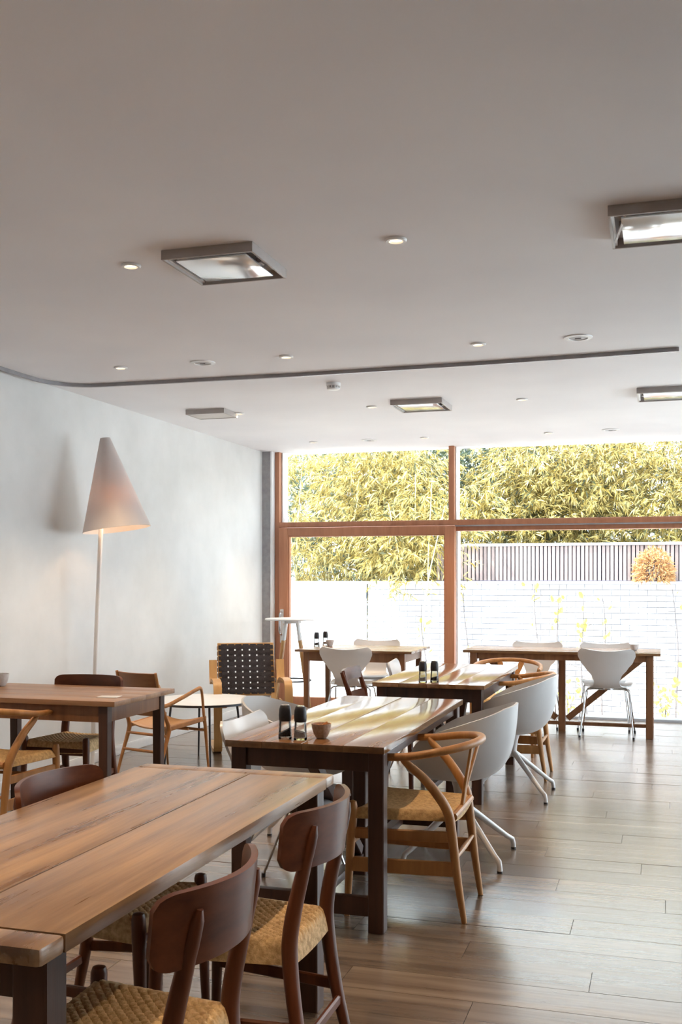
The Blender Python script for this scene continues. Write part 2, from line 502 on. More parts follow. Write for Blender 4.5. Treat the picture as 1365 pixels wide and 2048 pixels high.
# ------------------------------------------------------------------ ceiling fittings
def make_downlight():
    r = empty('ceiling_spotlight')
    MB().lathe([(.026, .0), (.043, .0), (.044, -.004), (.040, -.010), (.029, -.010), (.026, -.004)], 28, closed=False).build('rim', 'whitepaint', r)
    MB().lathe([(.0, -.003), (.026, -.003), (.026, .0)], 24).build('lamp_lens', 'bulb', r)
    ld = bpy.data.lights.new('spot_beam', 'SPOT')
    ld.energy = SPOT_W; ld.color = SPOT_C; ld.spot_size = R(80); ld.spot_blend = .8; ld.shadow_soft_size = .03
    lo = bpy.data.objects.new('spot_beam', ld); COL.objects.link(lo); lo.parent = r; lo.location = (0, 0, -.015)
    return r
rowname = {4.08: 'in the row nearest the viewer', 6.04: 'just before the curtain track', 8.01: 'in the row beyond the curtain track', 9.93: 'in the row along the window wall'}
colname = {-3.33: 'near the left wall', -2.20: 'in the middle column', -1.02: 'in the right-hand column'}
for yy, rn in rowname.items():
    for xx, cn in colname.items():
        if yy == 4.08 and xx == -3.33: continue
        place('downlight', make_downlight, (xx, yy, ZC), 0, 'small lit ceiling spotlight %s, %s' % (rn, cn), 'spotlight', 'recessed ceiling spotlights')
for xx, yy in ((-3.33, 4.08), (-3.33, 2.13), (-2.20, 2.13), (-1.02, 2.13), (-2.2, .18), (-1.02, .18), (.16, 2.13), (.16, 4.08)):
    place('downlight', make_downlight, (xx, yy, ZC), 0, 'small ceiling spotlight above the near end of the room, past the edge of the picture', 'spotlight', 'ceiling spotlights past the picture edge')

def make_speaker():
    r = empty('ceiling_speaker')
    MB().lathe([(.052, -.002), (.054, -.008), (.078, -.006), (.080, 0)], 36, closed=False).build('rim', 'whitepaint', r)
    MB().lathe([(0, -.007), (.030, -.006), (.052, -.003)], 30, closed=False).build('grille', 'grille', r)
    MB().box(-.018, .018, -.005, .005, -.011, -.006, .002).build('centre_slot', 'tracks', r)
    return r
for (xx, yy, lab) in ((-2.765, 6.06, 'round white ceiling speaker left of the middle, before the curtain track'), (-.456, 6.04, 'round white ceiling speaker with grey grille at right, before the curtain track'),
                      (-2.76, 9.95, 'flat round ceiling speaker close to the window above the wooden door'), (-.458, 9.9, 'flat round ceiling speaker close to the window at far right')):
    place('speaker', make_speaker, (xx, yy, ZC), 0, lab, 'speaker', 'round ceiling speakers')

sd = thing('smoke_detector', 'small round smoke detector behind the curtain track', 'detector', (-2.19, 6.97, ZC))
MB().lathe([(.050, 0), (.050, -.018), (.046, -.022), (.0, -.022)], 28).build('base', 'whitepaint', sd)
MB().lathe([(.040, -.022), (.040, -.036), (.0, -.036)], 28).build('vent_core', 'tracks', sd)
for k in range(12):
    a = 2 * math.pi * k / 12
    MB().box(-.004, .004, -.004, .004, -.036, -.022).build('vent_fin', 'whitepaint', sd, loc=(.042 * math.cos(a), .042 * math.sin(a), 0))
MB().lathe([(.046, -.036), (.044, -.044), (.028, -.050), (0, -.050)], 28).build('cap', 'whitepaint', sd)

def panel(x, y, sx, sy, lab, glossy=True, strut=0):
    r = thing('ceiling_panel', lab, 'ceiling panel', (x, y, ZC), 0, 'square framed ceiling panels')
    t = .011; h = .040
    for (a, b, c, d) in ((-sx / 2, sx / 2, -sy / 2, -sy / 2 + t), (-sx / 2, sx / 2, sy / 2 - t, sy / 2), (-sx / 2, -sx / 2 + t, -sy / 2 + t, sy / 2 - t), (sx / 2 - t, sx / 2, -sy / 2 + t, sy / 2 - t)):
        MB().box(a, b, c, d, -h, 0, .002).build('frame_side', 'panelframe', r)
    if glossy:
        g = .045
        MB().box(-sx / 2 + g, sx / 2 - g, -sy / 2 + g, sy / 2 - g, -.038, -.030, .003).build('plate', 'plate', r)
        for q in (-1, 1):
            MB().box(q * (sx / 2 - g) - .012, q * (sx / 2 - g) + .012, -.02, .02, -.030, -.001, .002).build('clip', 'panelframe', r)
            MB().box(q * (sx / 2 - t) - .010, q * (sx / 2 - t) + .010, -sy / 2 + t, sy / 2 - t, -.030, -.022).build('flange', 'whitepaint', r)
    else:
        MB().box(-sx / 2 + t, sx / 2 - t, -sy / 2 + t, sy / 2 - t, -.036, -.024).build('plate', 'hatch', r)
    if strut:
        MB().bar((-sx / 2 + .015, -sy / 2 + .30, -.044), (-sx / 2 + .06, -sy / 2 + .04, -.030), .008, .008).build('strut', 'whitepaint', r)
panel(-1.78, 4.135, .405, .405, 'square framed panel with glossy plate, left of the near spotlight pair')
panel(.01, 4.135, .405, .405, 'square framed panel with mirror-like plate cut by the right picture edge, nearest the viewer', strut=1)
panel(-1.785, 7.96, .40, .40, 'square framed panel reflecting foliage, in the middle beyond the curtain track')
panel(-3.51, 7.87, .335, .28, 'small matt closed ceiling hatch beyond the track near the left wall', False)
panel(.02, 7.98, .40, .40, 'framed glossy panel at the far right edge beyond the curtain track')

# curtain track
tp = [(-4.06, 2.5), (-4.06, 6.05)]
for k in range(1, 9):
    a = math.pi - k * math.pi / 16
    tp.append((-3.76 + .30 * math.cos(a), 6.15 + .36 * math.sin(a)))
tp += [(-3.2, 6.53), (-2.3, 6.56), (-1.1, 6.545), (-.5, 6.52), (.08, 6.48)]
tr = thing('curtain_track', 'thin grey curtain track curving from the left wall across the ceiling', 'curtain track', (0, 0, ZC))
m = MB()
pp = [Vector((x, y, -.012)) for x, y in tp]
vs = []
for i, p in enumerate(pp):
    t = (pp[min(i + 1, len(pp) - 1)] - pp[max(i - 1, 0)]).normalized(); n = Vector((-t.y, t.x, 0))
    for sx, sz in ((-1, 1), (1, 1), (1, -1), (-1, -1)):
        vs.append(p + n * (.011 * sx) + Vector((0, 0, .0119 * sz)))
fs = [(i * 4 + k, i * 4 + (k + 1) % 4, i * 4 + 4 + (k + 1) % 4, i * 4 + 4 + k) for i in range(len(pp) - 1) for k in range(4)] + [(0, 1, 2, 3), tuple(range(len(vs) - 4, len(vs)))]
m.add(vs, fs)
m.build('rail', 'tracks', tr)
MB().box(.075, .09, 6.465, 6.495, -.026, 0, .002).build('end_cap', 'tracks', tr)

# ------------------------------------------------------------------ tables
def farm_table(name, label, x0, x1, y0, y1, H, boards, topmat, legmat, long='Y', th=.030, leg=.062, ap=.085, over=.02, ends=False, trestle=False, lowbar=False, gap=.0005, overend=.03, taper=1.0, group='wooden dining tables', apronmat=None, jitter=.0015, apl=None, inl=.35):
    cx, cy = (x0 + x1) / 2, (y0 + y1) / 2
    r = thing(name, label, 'table', (cx, cy, 0), 0, group)
    hx, hy = (x1 - x0) / 2, (y1 - y0) / 2
    e = .085 if ends else 0
    n = len(boards)
    tot = sum(boards); acc = 0
    rs = random.Random(int(abs(cx * 1000)))
    for b in boards:
        f0 = acc / tot; f1 = (acc + b) / tot; acc += b
        dz = -rs.random() * jitter
        m = MB()
        if long == 'Y':
            m.box(-hx + 2 * hx * f0 + gap, -hx + 2 * hx * f1 - gap, -hy + e, hy - e, H - th, H + dz, .0018)
        else:
            m.box(-hx + e, hx - e, -hy + 2 * hy * f0 + gap, -hy + 2 * hy * f1 - gap, H - th, H + dz, .0018)
        m.build('board', topmat, r)
    if ends:
        for q in (-1, 1):
            a, b = sorted((q * hy, q * (hy - e + .003)))
            MB().box(-hx, hx, a, b, H - th, H - .0005, .010).build('end_board', topmat, r)
    ox, oy = (over, overend) if long == 'Y' else (overend, over)
    am = apronmat or legmat
    for sx in (-1, 1):
        for sy in (-1, 1):
            px, py = sx * (hx - ox - leg / 2), sy * (hy - oy - leg / 2)
            MB().bar((px, py, 0), (px, py, H - th), leg * taper, leg * taper, (1, 0, 0), leg, leg, .004).build('leg', legmat, r)
    for s in (-1, 1):
        yy = s * (hy - oy - leg * .35)
        MB().box(-hx + ox + leg, hx - ox - leg, yy - .012, yy + .012, H - th - ap, H - th, .003).build('apron', am, r)
        xx = s * (hx - ox - leg * inl)
        MB().box(xx - .012, xx + .012, -hy + oy + leg, hy - oy - leg, H - th - (apl or ap), H - th, .003).build('apron', am, r)
    if lowbar:
        for s in (-1, 1):
            yy = s * (hy - oy - leg / 2)
            MB().box(-hx + ox + leg, hx - ox - leg, yy - .018, yy + .018, .058, .133, .004).build('low_stretcher', legmat, r)
    if trestle:
        zt = H - th - .004
        if long == 'Y':
            L2 = hy - oy - leg
            MB().bar((0, 0, 0), (0, 0, zt), .062, .062, (1, 0, 0), bev=.004).build('centre_post', legmat, r)
            for s in (-1, 1):
                MB().box(-.024, .024, *sorted((s * .032, s * (hy - oy - leg / 2 - .019))), .064, .100, .004).build('low_rail', legmat, r)
                MB().bar((0, s * .05, .12), (0, s * (L2 - .02), H - th - .06), .046, .05, (1, 0, 0), bev=.004).build('brace', legmat, r)
        else:
            MB().bar((0, 0, 0), (0, 0, zt), .062, .062, (1, 0, 0), bev=.004).build('centre_post', legmat, r)
            for s in (-1, 1):
                MB().box(*sorted((s * .032, s * (hx - ox - leg * .5))), -.02, .02, .060, .092, .004).build('low_rail', legmat, r)
                MB().bar((s * .05, 0, .12), (s * (hx - ox - .11), 0, H - th - .055), .046, .055, (0, 1, 0), bev=.004).build('brace', legmat, r)
            for s in (-1, 1):
                xx = s * (hx - ox - leg * .5)
                MB().box(xx - .02, xx + .02, -hy + oy + leg, hy - oy - leg, .058, .094, .004).build('end_stretcher', legmat, r)
    return r

tA = farm_table('farm_table', 'long worn brown plank table in the left foreground with a cracked top', -1.736, -1.043, 1.605, 3.330, .75, [.425, .268], 'tableA', 'darkwood', 'Y', .036, .072, .085, .02, ends=True, gap=.0014, overend=.05, jitter=.002, apl=.03, inl=.75)
tB = farm_table('trestle_table', 'glossy brown table in the middle holding dark-capped mills and a brown bowl', -1.707, -1.037, 3.958, 5.645, .74, [.16, .17, .17, .17], 'tableB', 'darkwood', 'Y', .028, .064, .080, .012, trestle=True, lowbar=True, overend=.035, apl=.05, inl=.5)
tC = farm_table('trestle_table', 'glossy table beyond the middle one, its top pale with window glare', -1.757, -1.045, 6.405, 7.980, .74, [.17, .18, .18, .18], 'tableB', 'darkwood', 'Y', .028, .064, .085, .02, trestle=True, overend=.03)
tD = farm_table('side_table', 'brown plank table with dark legs by the left wall, before the floor lamp', -3.93, -2.785, 4.985, 5.705, .74, [.18, .18, .18, .18], 'tableD', 'darkwood', 'X', .028, .055, .090, .02, overend=.055, apronmat='midwood', taper=.85)
tE = farm_table('window_table', 'small brown table before the glass door with two mills and a bowl', -3.24, -2.14, 9.12, 9.90, .74, [.19, .2, .19, .2], 'tableX', 'midwood', 'X', .022, .05, .085, .04, overend=.07, taper=.9)
tF = farm_table('long_table', 'long table against the window with diagonal braces and one small bowl', -1.74, -.02, 9.46, 10.06, .745, [.15, .15, .15, .15], 'tableX', 'midwood', 'X', .026, .062, .055, .02, overend=.06, trestle=True)

# ------------------------------------------------------------------ seats
def woven_seat(fn_hw, y0, y1, z0, dip, edge, n, amp, name, mat, parent, envelope=False):
    nu = nv = n
    def fn(u, v):
        a = 2 * u - 1; b = 2 * v - 1
        yy = y0 + (y1 - y0) * v
        hw = fn_hw(v)
        z = z0 - dip * (1 - a * a) * (1 - .35 * b * b)
        ea = max(0, (abs(a) - .90) / .10); eb = max(0, (abs(b) - .90) / .10)
        z -= edge * max(ea, eb) ** 2.2
        if max(ea, eb) < .5:
            i = round(u * nu); j = round(v * nv)
            if envelope:
                k = j if abs(a) < abs(b) else i
                z += amp * (1 if k % 2 else -1) * .6
            else:
                z += amp * ((1 if (i // 2 + j // 2) % 2 else -1) * (.6 if i % 2 else 1.0))
        return (a * hw, yy, z)
    return MB().sheet(fn, nu, nv, .012).build(name, mat, parent, True, 60)

def make_teak_chair():
    r = empty('woven_seat_chair')
    # seat at y -.175 (rear) .. .175 (front)
    woven_seat(lambda v: .155 + .05 * v, -.185, .185, .448, .012, .060, 56, .0042, 'seat', 'cord', r)
    m = MB().box(-.135, .135, -.16, .16, .385, .425); m.build('seat_core', 'cord', r, False)
    for s in (-1, 1):
        m = MB().tube([(s * .212, .195, 0), (s * .208, .188, .20), (s * .204, .180, .40), (s * .203, .178, .462), (s * .203, .178, .474), (s * .203, .178, .478)], [.012, .016, .0205, .020, .016, .006], 14)
        m.build('front_leg', 'teak', r)
        pts = spline([(s * .178, -.255, 0), (s * .166, -.205, .22), (s * .158, -.180, .40), (s * .156, -.185, .50), (s * .154, -.216, .64), (s * .150, -.246, .757)], 5)
        n = len(pts)
        rad = [.013 + .013 * math.sin(math.pi * min(1, (i / (n - 1)) * 1.02)) ** .6 for i in range(n)]
        rad[-1] = .008; rad[-2] = .0175; rad[-3] = .0195; rad[-4] = .021
        MB().tube(pts, rad, 14, flat=.82).build('rear_leg', 'teak', r)
        MB().bar((s * .210, .19, .235), (s * .168, -.20, .225), .034, .014, (0, 0, 1), bev=.004).build('side_stretcher', 'teak', r)
    MB().bar((-.19, .182, .392), (.19, .182, .392), .040, .016, (0, 0, 1), bev=.004).build('front_rail', 'teakx', r)
    MB().bar((-.166, -.215, .185), (.166, -.215, .185), .030, .016, (0, 0, 1), bev=.005).build('rear_stretcher', 'teakx', r)
    def back(u, v):
        a = 2 * u - 1
        zc = .722; hz = .076
        e = max(0, (abs(a) - .80) / .20)
        b = 2 * v - 1
        f = 1 - (.46 if b < 0 else .36) * (1 - math.sqrt(max(0, 1 - e * e)))
        z = zc + b * hz * f
        x = a * .233
        return (x, -.178 - .088 * (1 - a * a) - .10 * (z - .70), z)
    MB().sheet(back, 48, 8, .015).build('backrest', 'teakx', r, True, 50)
    return r

def make_wishbone():
    r = empty('wishbone_chair')
    woven_seat(lambda v: .190 + .055 * v, -.205, .205, .445, .022, .040, 48, .0016, 'seat', 'cordlite', r, True)
    for s in (-1, 1):
        MB().tube([(s * .238, .235, 0), (s * .238, .225, .20), (s * .240, .212, .40), (s * .240, .210, .455), (s * .240, .210, .474), (s * .240, .210, .479)], [.0125, .0165, .0205, .020, .016, .005], 14).build('front_leg', 'oak', r)
        pts = spline([(s * .200, -.250, 0), (s * .203, -.222, .18), (s * .207, -.200, .36), (s * .216, -.180, .46), (s * .238, -.105, .57), (s * .258, -.025, .645), (s * .262, .0, .672)], 5)
        n = len(pts)
        rad = [.0125 + .010 * math.sin(math.pi * min(1, i / (n - 1) * 1.05)) ** .8 for i in range(n)]
        MB().tube(pts, rad, 14, flat=.9).build('rear_leg', 'oak', r)
        MB().bar((s * .238, .205, .345), (s * .208, -.195, .345), .045, .015, (0, 0, 1), bev=.004).build('upper_side_rail', 'oak', r)
        MB().bar((s * .238, .212, .215), (s * .206, -.205, .215), .060, .016, (0, 0, 1), bev=.004).build('lower_side_rail', 'oak', r)
        # blades of the Y splat
        MB().bar((s * .012, -.215, .50), (s * .092, -.262, .700), .034, .012, (1, 0, 0), .046, .010, .003).build('splat_blade', 'oak', r)
    MB().bar((0, -.205, .43), (0, -.218, .515), .050, .013, (1, 0, 0), .052, .012, .003).build('splat_stem', 'oak', r)
    MB().tube([(-.225, .215, .30), (0, .215, .30), (.225, .215, .30)], [.008, .011, .008], 10).build('front_stretcher', 'oak', r)
    MB().tube([(-.195, -.215, .26), (0, -.215, .26), (.195, -.215, .26)], [.008, .012, .008], 10).build('rear_stretcher', 'oak', r)
    MB().tube([(-.195, -.205, .425), (.195, -.205, .425)], .016, 10).build('rear_seat_rail', 'oak', r)
    # bent top rail
    pts = []
    pts.append((.278, .115, .668))
    pts.append((.280, .02, .672))
    for k in range(0, 13):
        a = -k * math.pi / 12
        pts.append((.272 * math.cos(a), -.040 - .245 * math.sin(-a), .676 + .040 * math.sin(-a)))
    pts.append((-.280, .02, .672))
    pts.append((-.278, .115, .668))
    sp = spline(pts, 3); n = len(sp)
    rad = [.0155 + .002 * math.sin(math.pi * i / (n - 1)) for i in range(n)]
    rad[0] = rad[-1] = .009; rad[1] = rad[-2] = .0145
    MB().tube(sp, rad, 14).build('top_rail', 'oak', r)
    return r

def make_tub():
    r = empty('tub_chair')
    rk = [(0, .452), (22, .462), (36, .515), (52, .600), (75, .655), (110, .712), (150, .768), (180, .782)]
    def rim(ph):      # ph: 0 = front, pi = back
        d = abs(math.degrees(ph)); d = 360 - d if d > 180 else d
        for i in range(1, len(rk)):
            if rk[i][0] >= d - 1e-6:
                k = (d - rk[i - 1][0]) / (rk[i][0] - rk[i - 1][0])
                return rk[i - 1][1] * (1 - k) + rk[i][1] * k
        return rk[-1][1]
    def fn(u, v):
        ph = 2 * math.pi * u
        zr = rim(ph)
        rr = .300 * (.84 * (1 - (1 - v) ** 2.7) + .16 * v)
        z = .395 + (zr - .395) * v ** 2.1
        fx = rr * math.sin(ph) * .98
        fy = rr * math.cos(ph) * (.95 if math.cos(ph) < 0 else .90)
        return (fx, fy, z)
    MB().sheet(fn, 72, 20, .011, True).build('shell', 'shell', r, True, 70)
    MB().tube([(0, 0, .39), (0, 0, .35), (0, 0, .30), (0, 0, .245)], [.046, .034, .027, .025], 16).build('post', 'metalwhite', r)
    for k in range(4):
        a = math.pi / 4 + k * math.pi / 2
        c, s = math.cos(a), math.sin(a)
        pts = [(.005 * c, .005 * s, .275), (.05 * c, .05 * s, .245), (.29 * c, .29 * s, .072), (.325 * c, .325 * s, .052), (.332 * c, .332 * s, .030), (.334 * c, .334 * s, .008)]
        MB().tube(pts, [.018, .018, .0135, .0135, .0125, .013], 12).build('star_leg', 'metalwhite', r)
        MB().tube([(.334 * c, .334 * s, 0), (.334 * c, .334 * s, .010)], .0135, 12).build('foot', 'black', r)
    return r

def make_series():
    r = empty('shell_chair')
    prof = spline([(0, .235, .422), (0, .20, .444), (0, .08, .443), (0, -.06, .430), (0, -.135, .437), (0, -.178, .478), (0, -.200, .55), (0, -.228, .66), (0, -.262, .785)], 6)
    L = [0]
    for i in range(1, len(prof)):
        L.append(L[-1] + (Vector(prof[i]) - Vector(prof[i - 1])).length)
    T = L[-1]
    def at(s):
        s = max(0, min(1, s)) * T
        for i in range(1, len(L)):
            if L[i] >= s:
                k = (s - L[i - 1]) / max(1e-9, L[i] - L[i - 1])
                return Vector(prof[i - 1]).lerp(Vector(prof[i]), k)
        return Vector(prof[-1])
    hwk = [(0, .165), (.05, .195), (.18, .215), (.34, .205), (.44, .165), (.52, .118), (.58, .105), (.66, .125), (.75, .175), (.84, .222), (.91, .243), (.965, .240), (1.0, .205)]
    def hw(s):
        for i in range(1, len(hwk)):
            if hwk[i][0] >= s:
                k = (s - hwk[i - 1][0]) / (hwk[i][0] - hwk[i - 1][0]); k = k * k * (3 - 2 * k) * .5 + k * .5
                return hwk[i - 1][1] * (1 - k) + hwk[i][1] * k
        return hwk[-1][1]
    def fn(u, v):
        a = 2 * u - 1
        p = at(v)
        w = hw(v)
        x = a * w
        back = max(0, min(1, (v - .55) / .25))
        dip = -.022 * (1 - a * a) * max(0, (v - .90) / .10)
        y = p.y + back * .045 * a * a * (w / .24)
        z = p.z + (1 - back) * (.012 * a * a) * (1 if v > .1 else v / .1) + dip - .0 * back
        return (x, y, z)
    MB().sheet(fn, 22, 44, .011).build('shell', 'shell7', r, True, 60)
    MB().lathe([(0, .405), (.06, .405), (.06, .420), (0, .420)], 16, (0, .02)).build('mount', 'chrome', r)
    for sx in (-1, 1):
        for sy, fy in ((1, .215), (-1, -.215)):
            pts = spline([(sx * .03, .02 + sy * .02, .411), (sx * .145, .02 + sy * .055, .411), (sx * .180, .02 + sy * .075, .395), (sx * .188, .02 + sy * .085, .35), (sx * .228, fy, .012)], 5)
            lg = MB().tube(pts, .0065, 8).build('leg', 'chrome', r)
            MB().tube([(sx * .228, fy, 0), (sx * .2275, fy * .995, .020)], .010, 10).build('foot', 'black', lg)
    return r

def make_slat_chair():
    r = empty('slat_back_chair')
    MB().box(-.20, .20, -.20, .21, .435, .455, .008).build('seat', 'teak', r)
    for s in (-1, 1):
        MB().bar((s * .205, .20, 0), (s * .20, .19, .45), .028, .028, (1, 0, 0), .036, .036, .006).build('front_leg', 'teak', r)
        pts = spline([(s * .20, -.235, 0), (s * .20, -.20, .25), (s * .20, -.195, .45), (s * .205, -.215, .62), (s * .21, -.265, .775)], 5)
        n = len(pts)
        MB().tube(pts, [.014 + .007 * math.sin(math.pi * i / (n - 1)) for i in range(n)], 12).build('rear_leg', 'teak', r)
        MB().bar((s * .198, .185, .405), (s * .198, -.19, .405), .05, .018, (0, 0, 1), bev=.004).build('side_rail', 'teak', r)
    def slat(zc, hz, yo):
        def fn(u, v):
            a = 2 * u - 1
            z = zc + (2 * v - 1) * hz
            return (a * .215, yo - .035 * (1 - a * a) - .25 * (z - .62), z)
        return fn
    MB().sheet(slat(.745, .040, -.215), 18, 3, .018).build('back_slat', 'teakx', r)
    MB().sheet(slat(.600, .032, -.210), 18, 3, .018).build('back_slat', 'teakx', r)
    MB().bar((-.19, .188, .405), (.19, .188, .405), .05, .018, (0, 0, 1), bev=.004).build('front_rail', 'teakx', r)
    return r

G = 'dark teak chairs with woven cord seats'
place('teak', make_teak_chair, (-1.105, 2.02, 0), 90, 'dark teak chair with woven seat nearest the viewer, right of the foreground table', 'chair', G)
place('teak', make_teak_chair, (-1.11, 2.74, 0), 90, 'dark teak chair second from viewer, right of foreground table, seat half sunlit', 'chair', G)
place('teak', make_teak_chair, (-1.56, 2.81, 0), -90, 'dark teak chair on the far left side of the foreground table', 'chair', G)
place('teak', make_teak_chair, (-3.375, 5.53, 0), 180, 'dark teak chair with woven seat between the side table and the left wall', 'chair', G)
G = 'honey oak wishbone chairs'
place('wish', make_wishbone, (-1.02, 4.42, 0), 90, 'honey oak wishbone chair at the right of the middle mill table', 'chair', G)
place('wish', make_wishbone, (-1.02, 7.52, 0), 90, 'honey oak wishbone chair mostly hidden behind the farther grey tub chair', 'chair', G)
place('wish', make_wishbone, (-1.21, 8.50, 0), 180, 'honey oak wishbone chair at the far end of the glare-topped table', 'chair', G)
place('wish', make_wishbone, (-3.465, 4.91, 0), 0, 'honey oak wishbone chair cut by the left picture edge at the side table', 'chair', G)
G = 'white swivel tub chairs'
o = place('tub', make_tub, (-.975, 5.22, 0), 90, 'grey-white tub chair on star base right of the middle table, behind the oak chair', 'chair', G)
place('tub', make_tub, (-.93, 6.83, 0), 90, 'grey-white tub chair on star base right of the glare-topped table', 'chair', G)
place('tub', make_tub, (-1.80, 5.12, 0), -88, 'grey-white tub chair on the left side of the middle table, its bowl open to view', 'chair', G)
G = 'white moulded shell chairs with steel legs'
place('ser', make_series, (-1.58, 4.36, 0), -92, 'white moulded shell chair at the left front corner of the middle table', 'chair', G)
place('ser', make_series, (-1.70, 7.60, 0), -84, 'white moulded shell chair at the left of the glare-topped table', 'chair', G)
place('ser', make_series, (-2.70, 9.16, 0), 0, 'white moulded shell chair in front of the small door table, back to viewer', 'chair', G)
place('ser', make_series, (-2.74, 9.96, 0), 180, 'white moulded shell chair behind the small door table, only its top edge showing', 'chair', G)
place('ser', make_series, (-.47, 9.62, 0), 0, 'white moulded shell chair in front of the long window table, back to viewer', 'chair', G)
place('ser', make_series, (-1.16, 10.06, 0), 180, 'white moulded shell chair behind the long window table, left one', 'chair', G)
place('ser', make_series, (-.52, 10.08, 0), 180, 'white moulded shell chair behind the long window table, right one', 'chair', G)
place('slat', make_slat_chair, (-1.77, 6.86, 0), -88, 'dark brown chair with open two-slat back left of the glare-topped table', 'chair', None)

# laminated armchair facing the low table
def make_armchair():
    r = empty('plywood_armchair')
    for s in (-1, 1):
        # back post, node and rear leg
        MB().tube(spline([(s * .235, -.36, .745), (s * .236, -.32, .62), (s * .238, -.26, .47), (s * .240, -.205, .365), (s * .242, -.215, .30), (s * .245, -.29, .14), (s * .25, -.345, 0)], 5), [.0145 + .008 * math.exp(-((i - 17) / 6.) ** 2) for i in range(31)], 12, flat=.8).build('rear_leg', 'ply', r)
        MB().tube(spline([(s * .245, .245, .385), (s * .247, .258, .33), (s * .25, .275, .18), (s * .252, .300, 0)], 6), [.020 - .009 * i / 18 for i in range(19)], 12, flat=.8).build('front_leg', 'ply', r)
        MB().bar((s * .240, -.205, .350), (s * .245, .265, .385), .020, .034, (1, 0, 0), bev=.005).build('side_rail', 'ply', r)
        MB().tube(spline([(s * .237, -.285, .520), (s * .250, -.235, .515), (s * .265, -.05, .560), (s * .270, .130, .605), (s * .268, .175, .605), (s * .262, .198, .575), (s * .254, .225, .46), (s * .248, .245, .375)], 5), .0145, 12, flat=.8).build('armrest', 'ply', r)
    for (y, z, w) in ((.255, .30, .245), (-.225, .30, .24), (-.275, .19, .24), (.05, .325, .235)):
        MB().tube([(-w, y, z), (0, y, z), (w, y, z)], [.009, .011, .009], 10).build('cross_rail', 'ply', r)
    def seat(u, v):
        a = 2 * u - 1
        y = -.20 + .47 * v
        z = .355 + .045 * v - .028 * (1 - a * a) + (.012 if v < .08 else 0) - .03 * max(0, v - .85) / .15
        return (a * .232, y, z)
    MB().sheet(seat, 18, 18, .010).build('seat', 'plyseat', r)
    def back(u, v):
        a = 2 * u - 1
        z = .440 + .300 * v
        hwid = .225 - .05 * max(0, (.18 - v) / .18) ** 2 * abs(a)
        y = -.262 - .36 * (z - .46) * 1.0 - .05 * (1 - a * a) + .012
        return (a * hwid, y, z)
    MB().sheet(back, 18, 10, .010).build('backrest', 'plyback', r)
    return r
ac = place('arm', make_armchair, (-3.41, 6.83, 0), -17.5, 'low plywood armchair with bent laminated arms beside the round white table', 'armchair', None)
ac.scale = (.80, .80, 1)

